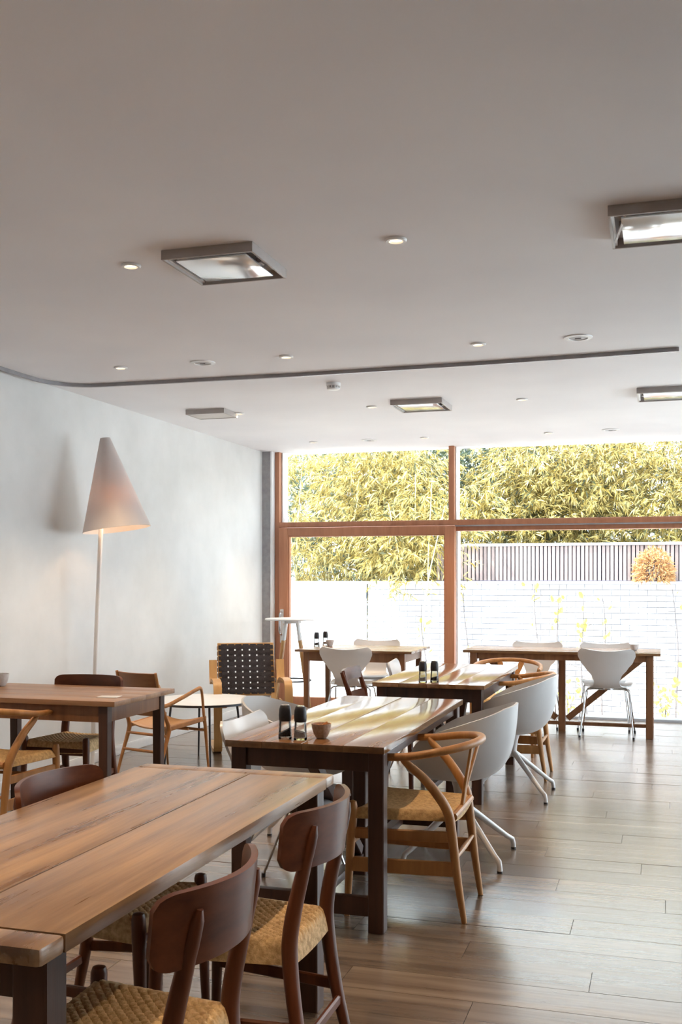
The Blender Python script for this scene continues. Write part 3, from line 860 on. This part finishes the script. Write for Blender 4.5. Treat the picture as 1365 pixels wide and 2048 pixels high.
# webbed lounge chair facing the viewer (local front = +Y)
def make_webchair():
    r = empty('webbed_lounge_chair')
    def strip(path, x, w, th, name, mat):
        # path in (y,z); ribbon of width w along x
        P = [Vector((0, y, z)) for y, z in path]
        vs = []
        for i, p in enumerate(P):
            t = (P[min(i + 1, len(P) - 1)] - P[max(i - 1, 0)]).normalized(); n = Vector((0, -t.z, t.y))
            for sx, sn in ((-1, -1), (1, -1), (1, 1), (-1, 1)):
                vs.append((x + sx * w / 2, p.y + n.y * sn * th / 2, p.z + n.z * sn * th / 2))
        k = len(P)
        fs = [(i * 4 + j, i * 4 + (j + 1) % 4, i * 4 + 4 + (j + 1) % 4, i * 4 + 4 + j) for i in range(k - 1) for j in range(4)] + [(0, 1, 2, 3), tuple(range(4 * k - 4, 4 * k))]
        return MB().add(vs, fs).build(name, mat, r)
    for s in (-1, 1):
        path = [tuple(p[1:]) for p in spline([(0, -.30, .70), (0, -.275, .60), (0, -.245, .535), (0, -.205, .52), (0, -.13, .548), (0, .0, .560), (0, .13, .560), (0, .20, .545), (0, .235, .49), (0, .255, .35), (0, .275, .15), (0, .262, .05), (0, .20, .018), (0, .05, .013), (0, -.15, .013), (0, -.32, .013)], 5)]
        strip(path, s * .285, .066, .024, 'arm_loop', 'birch')
        # seat-and-back side rail
        path = [tuple(p[1:]) for p in spline([(0, -.40, .835), (0, -.335, .62), (0, -.255, .40), (0, -.22, .345), (0, -.15, .325), (0, .10, .355), (0, .235, .385)], 6)]
        strip(path, s * .222, .036, .024, 'side_rail', 'birch')
        MB().box(*sorted((s * .240, s * .252)), -.02, .10, .30, .40).build('bracket', 'birch', r)
    B0 = Vector((0, -.395, .825)); B1 = Vector((0, -.262, .41))
    for k in range(2):
        p = (B0, B1)[k]
        MB().bar((-.24, p.y, p.z), (.24, p.y, p.z), .026, .020, (0, 0, 1), bev=.004).build('cross_bar', 'birch', r)
    MB().bar((-.24, .235, .385), (.24, .235, .385), .026, .050, (0, 0, 1), bev=.006).build('front_bar', 'birch', r)
    d = (B1 - B0); L = d.length; d.normalize()
    n = Vector((0, d.z, -d.y))
    if n.y < 0: n = -n
    # horizontal bands of the back
    nb = 9
    for k in range(nb):
        t = (k + .5) / nb
        c = B0 + d * (L * t * .985 + .004)
        m = MB()
        w = .034
        def fn(u, v, c=c, k=k):
            a = (2 * u - 1) * .243
            over = .0032 * math.sin(u * math.pi * 7 * 1.0 + k * math.pi)
            p = c + d * ((v - .5) * w) + n * (.014 + over)
            if abs(u - .5) > .499: p = p - n * .03
            return (a, p.y, p.z)
        m.sheet(fn, 42, 2, .0025).build('webbing_band', 'web', r)
    nvb = 7
    for k in range(nvb):
        xc = -.186 + .372 * k / (nvb - 1)
        def fn(u, v, xc=xc, k=k):
            over = -.0032 * math.sin(v * math.pi * 9 + k * math.pi)
            p = B0 + d * (L * v) + n * (.014 + over)
            return (xc + (u - .5) * .050, p.y, p.z)
        MB().sheet(fn, 2, 54, .0025).build('webbing_band', 'web', r)
    S0 = Vector((0, -.20, .345)); S1 = Vector((0, .235, .40)); ds = S1 - S0
    for k in range(8):
        p = S0 + ds * ((k + .5) / 8)
        MB().box(-.243, .243, p.y - .020, p.y + .020, p.z - .004, p.z - .001).build('webbing_band', 'web', r)
    for k in range(7):
        xc = -.186 + .372 * k / 6
        MB().bar((xc, S0.y, S0.z + .002), (xc, S1.y, S1.z + .002), .050, .0025, (1, 0, 0)).build('webbing_band', 'web', r)
    return r
place('webc', make_webchair, (-3.25, 8.06, 0), 208, 'lounge chair of black woven webbing on bent birch beside the window nib', 'armchair', None)

# low round table
lt = thing('round_coffee_table', 'low round white table with dark rim and thin dark legs before the webbed chair', 'table', (-3.345, 7.36, 0))
MB().lathe([(0, .452), (.388, .452), (.392, .456), (.392, .468), (.388, .472), (0, .472)], 56).build('tabletop', 'whitepaint', lt)
MB().lathe([(.3905, .4525), (.396, .454), (.396, .468), (.3905, .470)], 56, closed=False).build('rim', 'darkmetal', lt)
for k in range(4):
    a = R(33 + 90 * k)
    MB().tube([(.25 * math.cos(a), .25 * math.sin(a), .452), (.30 * math.cos(a), .30 * math.sin(a), 0)], [.009, .007], 10).build('leg', 'darkmetal', lt)
MB().tube([(.22 * math.cos(R(33)), .22 * math.sin(R(33)), .440), (-.22 * math.cos(R(33)), -.22 * math.sin(R(33)), .440)], .008, 8).build('under_bar', 'darkmetal', lt)

# high round bar table
bt = thing('bar_table', 'tall round white bar table with half-white splayed wooden legs by the door', 'table', (-3.46, 9.66, 0), 0)
MB().lathe([(0, .985), (.255, .985), (.262, .990), (.262, .998), (.255, 1.003), (0, 1.003)], 48).build('tabletop', 'whitepaint', bt)
ring = []
for k in range(4):
    a = R(17 + 90 * k + 45)
    c, s = math.cos(a), math.sin(a)
    p = lambda z: (( .075 + .19 * (1 - z / .985)) * c, (.075 + .19 * (1 - z / .985)) * s, z)
    lg = MB().tube([p(0), p(.45), p(.79)], [.012, .016, .017], 12).build('leg', 'birch', bt)
    MB().tube([p(.79), p(.985)], [.0172, .0165], 12).build('painted_sleeve', 'whitepaint', lg)
    ring.append(p(.40))
m = MB(); rr = math.hypot(ring[0][0], ring[0][1])
m.tube([(rr * math.cos(t * math.pi / 16), rr * math.sin(t * math.pi / 16), .40) for t in range(33)], .008, 8)
m.build('foot_ring', 'darkmetal', bt)
MB().lathe([(0, .955), (.09, .955), (.09, .985), (0, .985)], 24).build('hub', 'whitepaint', bt)

# ------------------------------------------------------------------ floor lamp
lp = thing('floor_lamp', 'white floor lamp with tilted cone shade on a slim pole by the left wall', 'lamp', (-3.90, 6.66, 0))
MB().lathe([(0, 0), (.15, 0), (.15, .012), (.145, .018), (0, .018)], 40).build('base', 'lampwhite', lp)
MB().tube([(0, 0, .015), (.028, .012, 1.0), (.060, .022, 1.78), (.074, .03, 2.22)], [.0165, .0165, .0165, .012], 18).build('pole', 'lampwhite', lp)
top = Vector((.085, .035, 2.395)); bot = Vector((.170, .052, 1.742))
ax = (bot - top).normalized(); e1 = Vector((1, 0, 0)); e1 = (e1 - ax * e1.dot(ax)).normalized(); e2 = ax.cross(e1)
Ls = (bot - top).length
def shade(u, v):
    th = 2 * math.pi * u
    rr = .034 + (.240 - .034) * v
    p = top + ax * (Ls * v) + e1 * (rr * math.cos(th)) + e2 * (rr * math.sin(th))
    return tuple(p)
MB().sheet(shade, 48, 14, .004, True).build('shade', 'shade', lp, True, 60)
cp = MB(); pts = [tuple(top + e1 * (.034 * math.cos(2 * math.pi * k / 20)) + e2 * (.034 * math.sin(2 * math.pi * k / 20))) for k in range(20)]
cp.add(pts, [tuple(range(20))]).build('top_cap', 'lampwhite', lp)
bp_ = top + ax * (Ls * .66)
bu = MB().lathe([(0, -.045), (.018, -.04), (.028, -.015), (.028, .01), (.014, .04), (.013, .07), (0, .07)], 18).build('bulb', 'bulb', lp, loc=tuple(bp_))
ld = bpy.data.lights.new('lamp_glow', 'POINT'); ld.energy = 1.6; ld.color = (1, .66, .38); ld.shadow_soft_size = .04
lo = bpy.data.objects.new('lamp_glow', ld); COL.objects.link(lo); lo.parent = lp; lo.location = tuple(bp_ + Vector((.05, -.05, -.02)))

# ------------------------------------------------------------------ mills and bowls
def mill(loc, label, fill, h=.140, rb=.026, slope=0):
    r = thing('spice_mill', label, 'mill', loc, 0, 'glass mills with dark caps')
    r.scale = (h / .140,) * 3
    MB().lathe([(0, .001), (.0262, .001), (.0275, .004), (.0275, .012), (.0262, .030), (.0235, .074), (.0220, .078)], 26, closed=False).build('jar', 'jar', r)
    MB().lathe([(0, .0), (.0262, .0), (.0272, .003), (.0272, .009), (0, .011)], 26).build('jar_base', 'jar', r)
    def fl(u, v):
        th = 2 * math.pi * u; rr = .0245 * v
        return (rr * math.cos(th), rr * math.sin(th), .034 + slope * rr * math.cos(th + .9) + .0015 * math.sin(7 * th) * v)
    f = MB()
    n = 24; vs = [(0, 0, .034)]
    for k in range(n):
        th = 2 * math.pi * k / n
        vs.append((.0240 * math.cos(th), .0240 * math.sin(th), .034 + slope * math.cos(th - .3)))
    for k in range(n):
        th = 2 * math.pi * k / n
        vs.append((.0255 * math.cos(th), .0255 * math.sin(th), .013))
    fs = [(0, 1 + k, 1 + (k + 1) % n) for k in range(n)] + [(1 + k, 1 + n + k, 1 + n + (k + 1) % n, 1 + (k + 1) % n) for k in range(n)] + [tuple(range(1 + n, 1 + 2 * n))]
    f.add(vs, fs).build('contents', fill, r)
    MB().lathe([(0, .074), (.0235, .074), (.0255, .080), (.0262, .098), (.0245, .122), (.0205, .136), (.0175, .1385), (0, .1385)], 28).build('cap', 'black', r)
    MB().lathe([(.0135, .1385), (.0165, .1385), (.0165, .1405), (.0135, .1405)], 24).build('cap_ring', 'chrome', r)
    return r
mill((-1.480, 4.050, .7395), 'pepper mill, left of the pair beside the brown bowl on the middle table', 'pepper', .140, slope=.013)
mill((-1.412, 4.045, .7395), 'salt mill between the pepper mill and the brown bowl', 'salt', .138, slope=-.006)
mill((-1.445, 6.475, .7395), 'left mill of the pair on the glare-topped table', 'salt', .135, slope=.004)
mill((-1.380, 6.520, .7395), 'right mill of the pair on the glare-topped table, dark filling', 'pepper', .135, slope=.008)
mill((-3.185, 9.60, .7395), 'left mill of the pair on the small door table', 'pepper', .135, slope=.006)
mill((-3.155, 9.78, .7395), 'right mill of the pair on the small door table, half hidden', 'salt', .135, slope=.004)

def bowl(loc, label, mat, ro, h, fill=None):
    r = thing('bowl', label, 'bowl', loc, 0, 'small stoneware bowls')
    MB().lathe([(0, 0), (ro * .50, 0), (ro * .56, .003), (ro * .78, h * .32), (ro * .95, h * .70), (ro, h), (ro * .94, h), (ro * .88, h * .70), (ro * .70, h * .34), (ro * .4, h * .16), (0, h * .14)], 34).build('body', mat, r)
    if fill:
        n = 22; vs = [(0, 0, h * .86)]
        for k in range(n):
            th = 2 * math.pi * k / n
            vs.append((ro * .90 * math.cos(th), ro * .90 * math.sin(th), h * .80 + .004 * math.sin(3 * th + 1)))
        MB().add(vs, [(0, 1 + k, 1 + (k + 1) % n) for k in range(n)]).build('contents', fill, r)
        MB().bar((ro * .1, ro * .05, h * .84), (ro * .55, .012, h * 1.06), .014, .010, (0, 1, 0), bev=.002).build('sugar_lump', fill, r)
    return r
bowl((-1.345, 4.115, .7395), 'brown speckled bowl beside the mills on the middle table', 'ceramic', .041, .060, 'spice')
bowl((-3.07, 9.66, .7395), 'pale bowl next to the mills on the small door table', 'ceramicw', .040, .058)
bowl((-.245, 9.80, .7445), 'small pale bowl with uneven rim on the long window table', 'ceramicw', .040, .055)
bowl((-3.86, 5.52, .7395), 'white bowl at the left picture edge on the side table', 'ceramicw', .050, .075)
card = thing('menu_card', 'small pale card lying on the side table near its right end', 'card', (-2.93, 5.185, .7395), 8)
MB().box(-.06, .06, -.045, .045, 0, .003, .001).build('sheet', 'paper', card)

# ------------------------------------------------------------------ garden
gr = MB().box(-14, 9, YW + .22, 30, -.75, -.45).build('ground', 'ground', smooth=False)
tag(gr, kind='structure')

def brick_wall(name, x0, x1, yf, z0, z1, bl, bh, mat, mortar, depth=.22, limit=300, focus=None, parent_kind='structure'):
    j = .008
    wl = MB().box(x0, x1, yf + .012, yf + depth, z0, z1).build(name, mortar, smooth=False)
    tag(wl, kind=parent_kind)
    cells = []
    row = 0; z = z1
    while z > z0 + .01:
        off = (row % 2) * bl / 2
        x = x0 - off
        while x < x1 - .001:
            a, b = max(x, x0), min(x + bl, x1)
            if b - a > .03: cells.append((a, b, max(z - bh, z0), z))
            x += bl
        z -= bh; row += 1
    if focus:
        cells.sort(key=lambda c: abs((c[0] + c[1]) / 2 - focus[0]) / focus[2] + abs((c[2] + c[3]) / 2 - focus[1]) / focus[3])
    cache = {}; rest = MB()
    for i, (a, b, c, d) in enumerate(cells):
        if i < limit:
            key = (round(b - a, 3), round(d - c, 3))
            if key not in cache:
                w, h = (b - a - j) / 2, (d - c - j) / 2
                cache[key] = MB().box(-w, w, 0, .05, -h, h).mesh('brick', M[mat], False)
            linked('brick', cache[key], wl, ((a + b) / 2, yf + random.uniform(-.0015, .002), (c + d) / 2))
        else:
            rest.box(a + j / 2, b - j / 2, yf, yf + .05, c + j / 2, d - j / 2)
    if rest.v: tag(rest.build('bricks_beyond', mat, wl, False), kind='stuff')
    return wl
brick_wall('wall_garden', -3.90, 4.2, 14.0, -.45, 1.315, .225, .075, 'brick', 'mortar', focus=(-1.45, .5, 2.4, 1.0))
cop = tag(MB().box(-3.91, 4.2, 13.965, 14.26, 1.315, 1.350, .004).build('garden_wall_coping', 'zinc', smooth=True), 'pale zinc coping along the top of the white garden wall', 'coping')

gt = thing('garden_gate', 'smooth white gate panel left of the garden wall', 'gate', (-4.62, 14.0, -.45))
MB().box(-.70, .70, 0, .05, 0, 1.79, .006).build('panel', 'render', gt)
MB().box(-.71, .71, -.01, .07, 1.79, 1.80).build('top_cap', 'zinc', gt)
for zz in (.62, 1.56):
    MB().tube([(.706, -.012, zz), (.706, -.012, zz + .12)], .012, 10).build('hinge', 'darkmetal', gt)
MB().box(-2.9, -.72, 0, .2, 0, 1.80).build('side_panel', 'render', gt, False)

fn = thing('slat_fence', 'weathered vertical slat fence standing on the garden wall', 'fence', (0, 14.13, 1.35))
MB().box(-2.96, 4.2, .045, .06, 0, .47).build('backing', 'slatback', fn, False)
MB().box(-2.98, 4.2, -.03, .09, .47, .505, .004).build('cap_rail', 'zinc', fn)
MB().box(-2.96, 4.2, -.012, .05, .0, .012).build('base_rail', 'slatback', fn, False)
sl = MB().box(-.0200, .0200, -.012, .022, .012, .470).mesh('slat', M['slat'], False)
x = -2.935
while x < 1.2:
    linked('slat', sl, fn, (x, random.uniform(-.001, .001), 0)); x += .0535
m = MB()
while x < 4.2:
    m.box(x - .02, x + .02, -.012, .022, .012, .470); x += .0535
tag(m.build('slats_beyond', 'slat', fn, False), kind='stuff')

# neighbouring house of pale brick, seen through the left of the window
brick_wall('wall_neighbour', -10.5, -5.75, 18.0, -.45, 4.6, .25, .085, 'brickgrey', 'mortar', limit=300, focus=(-6.3, 1.7, 1.0, 1.2))

# foliage -------------------------------------------------------------
def leaf_mesh(name, base, dirs, length, width, mat, droop=.25):
    # base (n,3) leaf starts, dirs (n,3) unit directions
    n = len(base)
    up = rng.normal(size=(n, 3)); side = np.cross(dirs, up); side /= np.linalg.norm(side, axis=1, keepdims=True) + 1e-9
    Ln = length[:, None]; Wd = width[:, None]
    nrm = np.cross(side, dirs)
    mid = base + dirs * Ln * .42 + nrm * Ln * .03
    tip = base + dirs * Ln + np.array([0, 0, -1.]) * Ln * droop * .5
    v = np.stack([base, mid - side * Wd / 2, tip, mid + side * Wd / 2], 1).reshape(-1, 3)
    me = bpy.data.meshes.new(name)
    me.vertices.add(4 * n)
    me.vertices.foreach_set('co', v.astype(np.float32).ravel())
    me.loops.add(4 * n); me.polygons.add(n)
    me.loops.foreach_set('vertex_index', np.arange(4 * n, dtype=np.int32))
    me.polygons.foreach_set('loop_start', np.arange(0, 4 * n, 4, dtype=np.int32))
    me.polygons.foreach_set('loop_total', np.full(n, 4, dtype=np.int32))
    me.update(calc_edges=True)
    me.materials.append(M[mat])
    return me
def clump(name, label, cat, x, y, z0, h, rad, nbr, mat, lean=(0, 0), culms=6, group=None, lmin=.08, lmax=.145, zlo=.15, culm_mat='culm', spread=1.0, per=11, zpow=.8):
    r = thing(name, label, cat, (x, y, z0), 0, group)
    cp = []
    for k in range(culms):
        a = rng.uniform(0, 2 * math.pi); q = rng.uniform(0, rad * .5)
        b = Vector((q * math.cos(a), q * math.sin(a), 0))
        t = b + Vector((lean[0] + rng.normal() * rad * .5, lean[1] + rng.normal() * rad * .35, h * rng.uniform(.8, 1.05)))
        mid = (b + t) / 2 + Vector((rng.normal() * .1, rng.normal() * .1, .15))
        pts = spline([b, mid, t], 5); cp.append(pts)
        MB().tube(pts, [.016 - .011 * i / (len(pts) - 1) for i in range(len(pts))], 6).build('trunk' if culm_mat == 'stem' else 'culm', culm_mat, r)
    # branchlets
    ci = rng.integers(0, culms, nbr); tt = zlo + (1 - zlo) * rng.random(nbr) ** zpow
    base = np.zeros((nbr, 3))
    for i in range(nbr):
        p = cp[ci[i]]; q = tt[i] * (len(p) - 1); k = min(int(q), len(p) - 2)
        base[i] = np.array(p[k]) + (np.array(p[k + 1]) - np.array(p[k])) * (q - k)
    ang = rng.uniform(0, 2 * math.pi, nbr); out = rng.random(nbr) ** .6 * rad * spread
    base += np.stack([np.cos(ang) * out, np.sin(ang) * out, rng.normal(size=nbr) * .12 - .12 * out], 1)
    bd = np.stack([np.cos(ang), np.sin(ang), rng.normal(size=nbr) * .35 - .15], 1)
    bd /= np.linalg.norm(bd, axis=1, keepdims=True)
    B = np.repeat(base, per, 0) + np.repeat(bd, per, 0) * rng.uniform(-.12, .10, (nbr * per, 1))
    D = np.repeat(bd, per, 0) * .8 + rng.normal(size=(nbr * per, 3)) * .55 + np.array([0, 0, -.45])
    D /= np.linalg.norm(D, axis=1, keepdims=True)
    ln = rng.uniform(lmin, lmax, nbr * per); wd = ln * rng.uniform(.13, .19, nbr * per)
    wx, wy, wz = B[:, 0] + x, B[:, 1] + y, B[:, 2] + z0
    bad = ((wy < 14.36) & (wy > 13.90) & (wz < 1.44)) | ((wx > -3.0) & (wy < 14.36) & (wy > 14.0) & (wz < 1.95)) | ((wy < 13.95) & (wz < 1.12)) | (wy < 13.6)
    B, D, ln, wd = B[~bad], D[~bad], ln[~bad], wd[~bad]
    me = leaf_mesh('foliage', B, D, ln, wd, mat)
    o = bpy.data.objects.new('foliage', me); COL.objects.link(o); o.parent = r
    tag(o, kind='stuff')
    return r
GB = 'golden bamboo along the garden wall'
clump('bamboo_clump', 'golden bamboo drooping over the white gate at the left of the glass door', 'bamboo', -4.9, 15.1, -.45, 4.3, .80, 1300, 'leafgold', (.25, -.1), 7, GB)
clump('bamboo_clump', 'golden bamboo hanging low over the garden wall behind the glass door', 'bamboo', -3.75, 14.95, -.45, 4.2, .80, 1500, 'leafgold', (.0, -.1), 8, GB, zlo=.42)
clump('bamboo_clump', 'golden bamboo spilling over the wall beside the fence start', 'bamboo', -3.15, 14.75, -.45, 3.4, .60, 800, 'leafgold', (.05, -1.0), 6, GB, zlo=.50)
xs = [(-2.2, 15.2, 4.2, 'golden bamboo right behind the wooden mullion'), (-1.2, 15.5, 4.4, 'golden bamboo behind the fence, above the left end of the long table'),
      (-.2, 15.2, 4.3, 'golden bamboo behind the fence, above the middle of the long table'), (.7, 15.4, 4.4, 'golden bamboo behind the fence at the right picture edge')]
for (x, y, h, lab) in xs:
    clump('bamboo_clump', lab, 'bamboo', x, y, -.45, h, .85, 1150, 'leafgold', (0, 0), 8, GB, zlo=.42)
clump('bamboo_clump', 'golden bamboo behind the fence, past the right picture edge', 'bamboo', 1.9, 15.4, -.45, 4.3, .9, 800, 'leafgold', (0, 0), 8, GB, zlo=.42)
GT = 'darker green trees behind the bamboo'
for (x, y, h, lab) in ((-4.9, 16.8, 4.9, 'shaded green tree behind the leftmost bamboo'), (-3.0, 17.0, 4.8, 'shaded green tree behind the bamboo near the mullion'), (-.9, 17.2, 4.2, 'shaded green tree behind the bamboo at the middle of the right pane'), (.9, 17.0, 4.4, 'shaded green tree behind the bamboo at the right edge')):
    clump('background_tree', lab, 'tree', x, y, -.45, h, 1.2, 1700, 'leafgreen', (0, 0), 4, GT, .10, .18, .25, 'stem', 1.0)
tk = thing('pale_tree', 'bare silvery trunk leaning between the bamboo in the upper left pane', 'tree', (-4.3, 15.9, -.45))
t0 = MB().tube(spline([(.25, 0, 0), (.15, 0, 1.6), (-.05, 0, 2.6), (-.30, 0, 3.6), (-.42, 0, 4.3)], 5), [.045 - .0014 * i for i in range(21)], 8).build('trunk', 'trunk', tk)
for (a, b) in (((-.05, 0, 2.6), (-.60, -.1, 2.75)), ((-.2, 0, 3.2), (.25, -.1, 3.6)), ((-.3, 0, 3.6), (-.55, 0, 4.4))):
    MB().tube([a, b], [.016, .006], 6).build('branch', 'trunk', tk)

# rounded orange shrub on the wall
sh = thing('orange_shrub', 'rounded orange-leaved shrub before the fence at right', 'shrub', (-.115, 13.98, 1.35))
n = 1500
th = rng.uniform(0, 2 * math.pi, n); ph = np.arccos(rng.uniform(-.2, 1, n)); rr = .5 + .5 * rng.random(n) ** .4
B = np.stack([.235 * rr * np.sin(ph) * np.cos(th), .16 * rr * np.sin(ph) * np.sin(th), .06 + .36 * rr * np.cos(ph)], 1)
D = np.stack([np.sin(ph) * np.cos(th), np.sin(ph) * np.sin(th), np.cos(ph) * .6 - .2], 1) + rng.normal(size=(n, 3)) * .5
D /= np.linalg.norm(D, axis=1, keepdims=True)
ln = rng.uniform(.05, .09, n)
o = bpy.data.objects.new('foliage', leaf_mesh('foliage', B, D, ln, ln * .28, 'leaforange')); COL.objects.link(o); o.parent = sh; tag(o, kind='stuff')
for k in range(4):
    a = k * 1.6
    MB().tube([(0, 0, 0), (.12 * math.cos(a), .08 * math.sin(a), .25)], [.010, .004], 6).build('stem', 'stem', sh)

# climbing plants on the wall
lm = []
for k in range(4):
    m = MB()
    m.add([(0, 0, 0), (-.022, -.006, .020), (-.016, -.010, .048), (0, -.004, .062), (.018, -.010, .046), (.022, -.004, .018)], [(0, 1, 2, 3), (0, 3, 4, 5)])
    lm.append(m.mesh('leaf', M['leafvine'], False))
def vine(x, ztop, zbot, label, nleaf, sway, side=0.0, seed=1):
    rs = random.Random(seed)
    r = thing('climbing_plant', label, 'climbing plant', (x, 13.93, -.45), 0, 'climbing plants on the garden wall')
    n = 7; pts = []
    for i in range(n):
        t = i / (n - 1)
        pts.append((side * (1 - t) + sway * math.sin(t * 5 + seed), -.015 - .01 * rs.random(), (zbot + .45) * (1 - t) + (ztop + .45) * t))
    sp = spline(pts, 4)
    MB().tube(sp, [.014 - .009 * i / (len(sp) - 1) for i in range(len(sp))], 6).build('stem', 'stem', r)
    for k in range(3):
        i = rs.randrange(3, len(sp) - 3); p = Vector(sp[i]); d = Vector((rs.choice((-1, 1)) * rs.uniform(.12, .28), -.01, rs.uniform(.05, .18)))
        MB().tube(spline([p, p + d * .5 + Vector((0, 0, -.02)), p + d], 4), [.005] * 4 + [.003] * 5, 5).build('twig', 'stem', r)
    for k in range(nleaf):
        i = int((rs.random() ** .6) * (len(sp) - 1)); p = Vector(sp[i])
        c = rs.choice(range(3)); 
        q = p + Vector((rs.gauss(0, .05), -.02 - rs.random() * .03, rs.gauss(0, .04)))
        sc = rs.uniform(.8, 1.7)
        linked('leaf', lm[k % 4], r, q, (rs.uniform(-.5, .9), rs.uniform(-.6, .6), rs.uniform(0, 6.28)), (sc, sc, sc))
    return r
vine(-1.60, 1.31, -.45, 'leafy climbing plant rising from behind the left seat of the long table', 16, .03, .12, 1)
vine(-1.30, 1.30, -.45, 'densest climbing plant on the white wall, leaning on the coping', 22, .02, .0, 2)
vine(-1.03, 1.18, -.45, 'climbing plant on the white wall above the gap between the two rear shell chairs', 15, .04, .10, 3)
vine(-.76, 1.16, -.45, 'climbing plant on the white wall above the rear right shell chair', 14, .04, .05, 4)
vine(.13, 1.25, -.45, 'mostly bare climbing plant at the right picture edge', 4, .03, .05, 5)
vine(-2.50, 1.20, -.45, 'bare climbing twigs just right of the wooden door stile', 2, .05, -.04, 6)
vine(-3.10, 1.05, -.45, 'sparse climbing plant seen through the glass door', 9, .04, .08, 7)
vine(.55, 1.2, -.45, 'climbing plant past the right picture edge', 8, .04, .0, 8)
def flower_patch(x, y, label, n, seed):
    rs = random.Random(seed)
    r = thing('flowering_plant', label, 'plant', (x, y, -.45), 0, 'low flowering plants at the wall foot')
    for k in range(5):
        a = rs.uniform(0, 6.28)
        MB().tube([(0, 0, 0), (.10 * math.cos(a), .05 * math.sin(a), .30 + .1 * rs.random())], [.006, .003], 5).build('stem', 'stem', r)
    for k in range(n):
        sc = rs.uniform(.8, 1.5)
        linked('leaf', lm[k % 4], r, (rs.gauss(0, .10), rs.gauss(0, .05), rs.uniform(.08, .50)), (rs.uniform(-1, 1), rs.uniform(-1, 1), rs.uniform(0, 6.28)), (sc, sc, sc))
flower_patch(.03, 13.75, 'yellow-green flowering plant at the wall foot beyond the long table', 46, 3)
flower_patch(-1.18, 13.8, 'yellow-green flowering plant at the wall foot seen between the table braces', 22, 4)
flower_patch(-2.0, 13.8, 'yellow-green flowering plant at the wall foot right of the door stile', 18, 5)
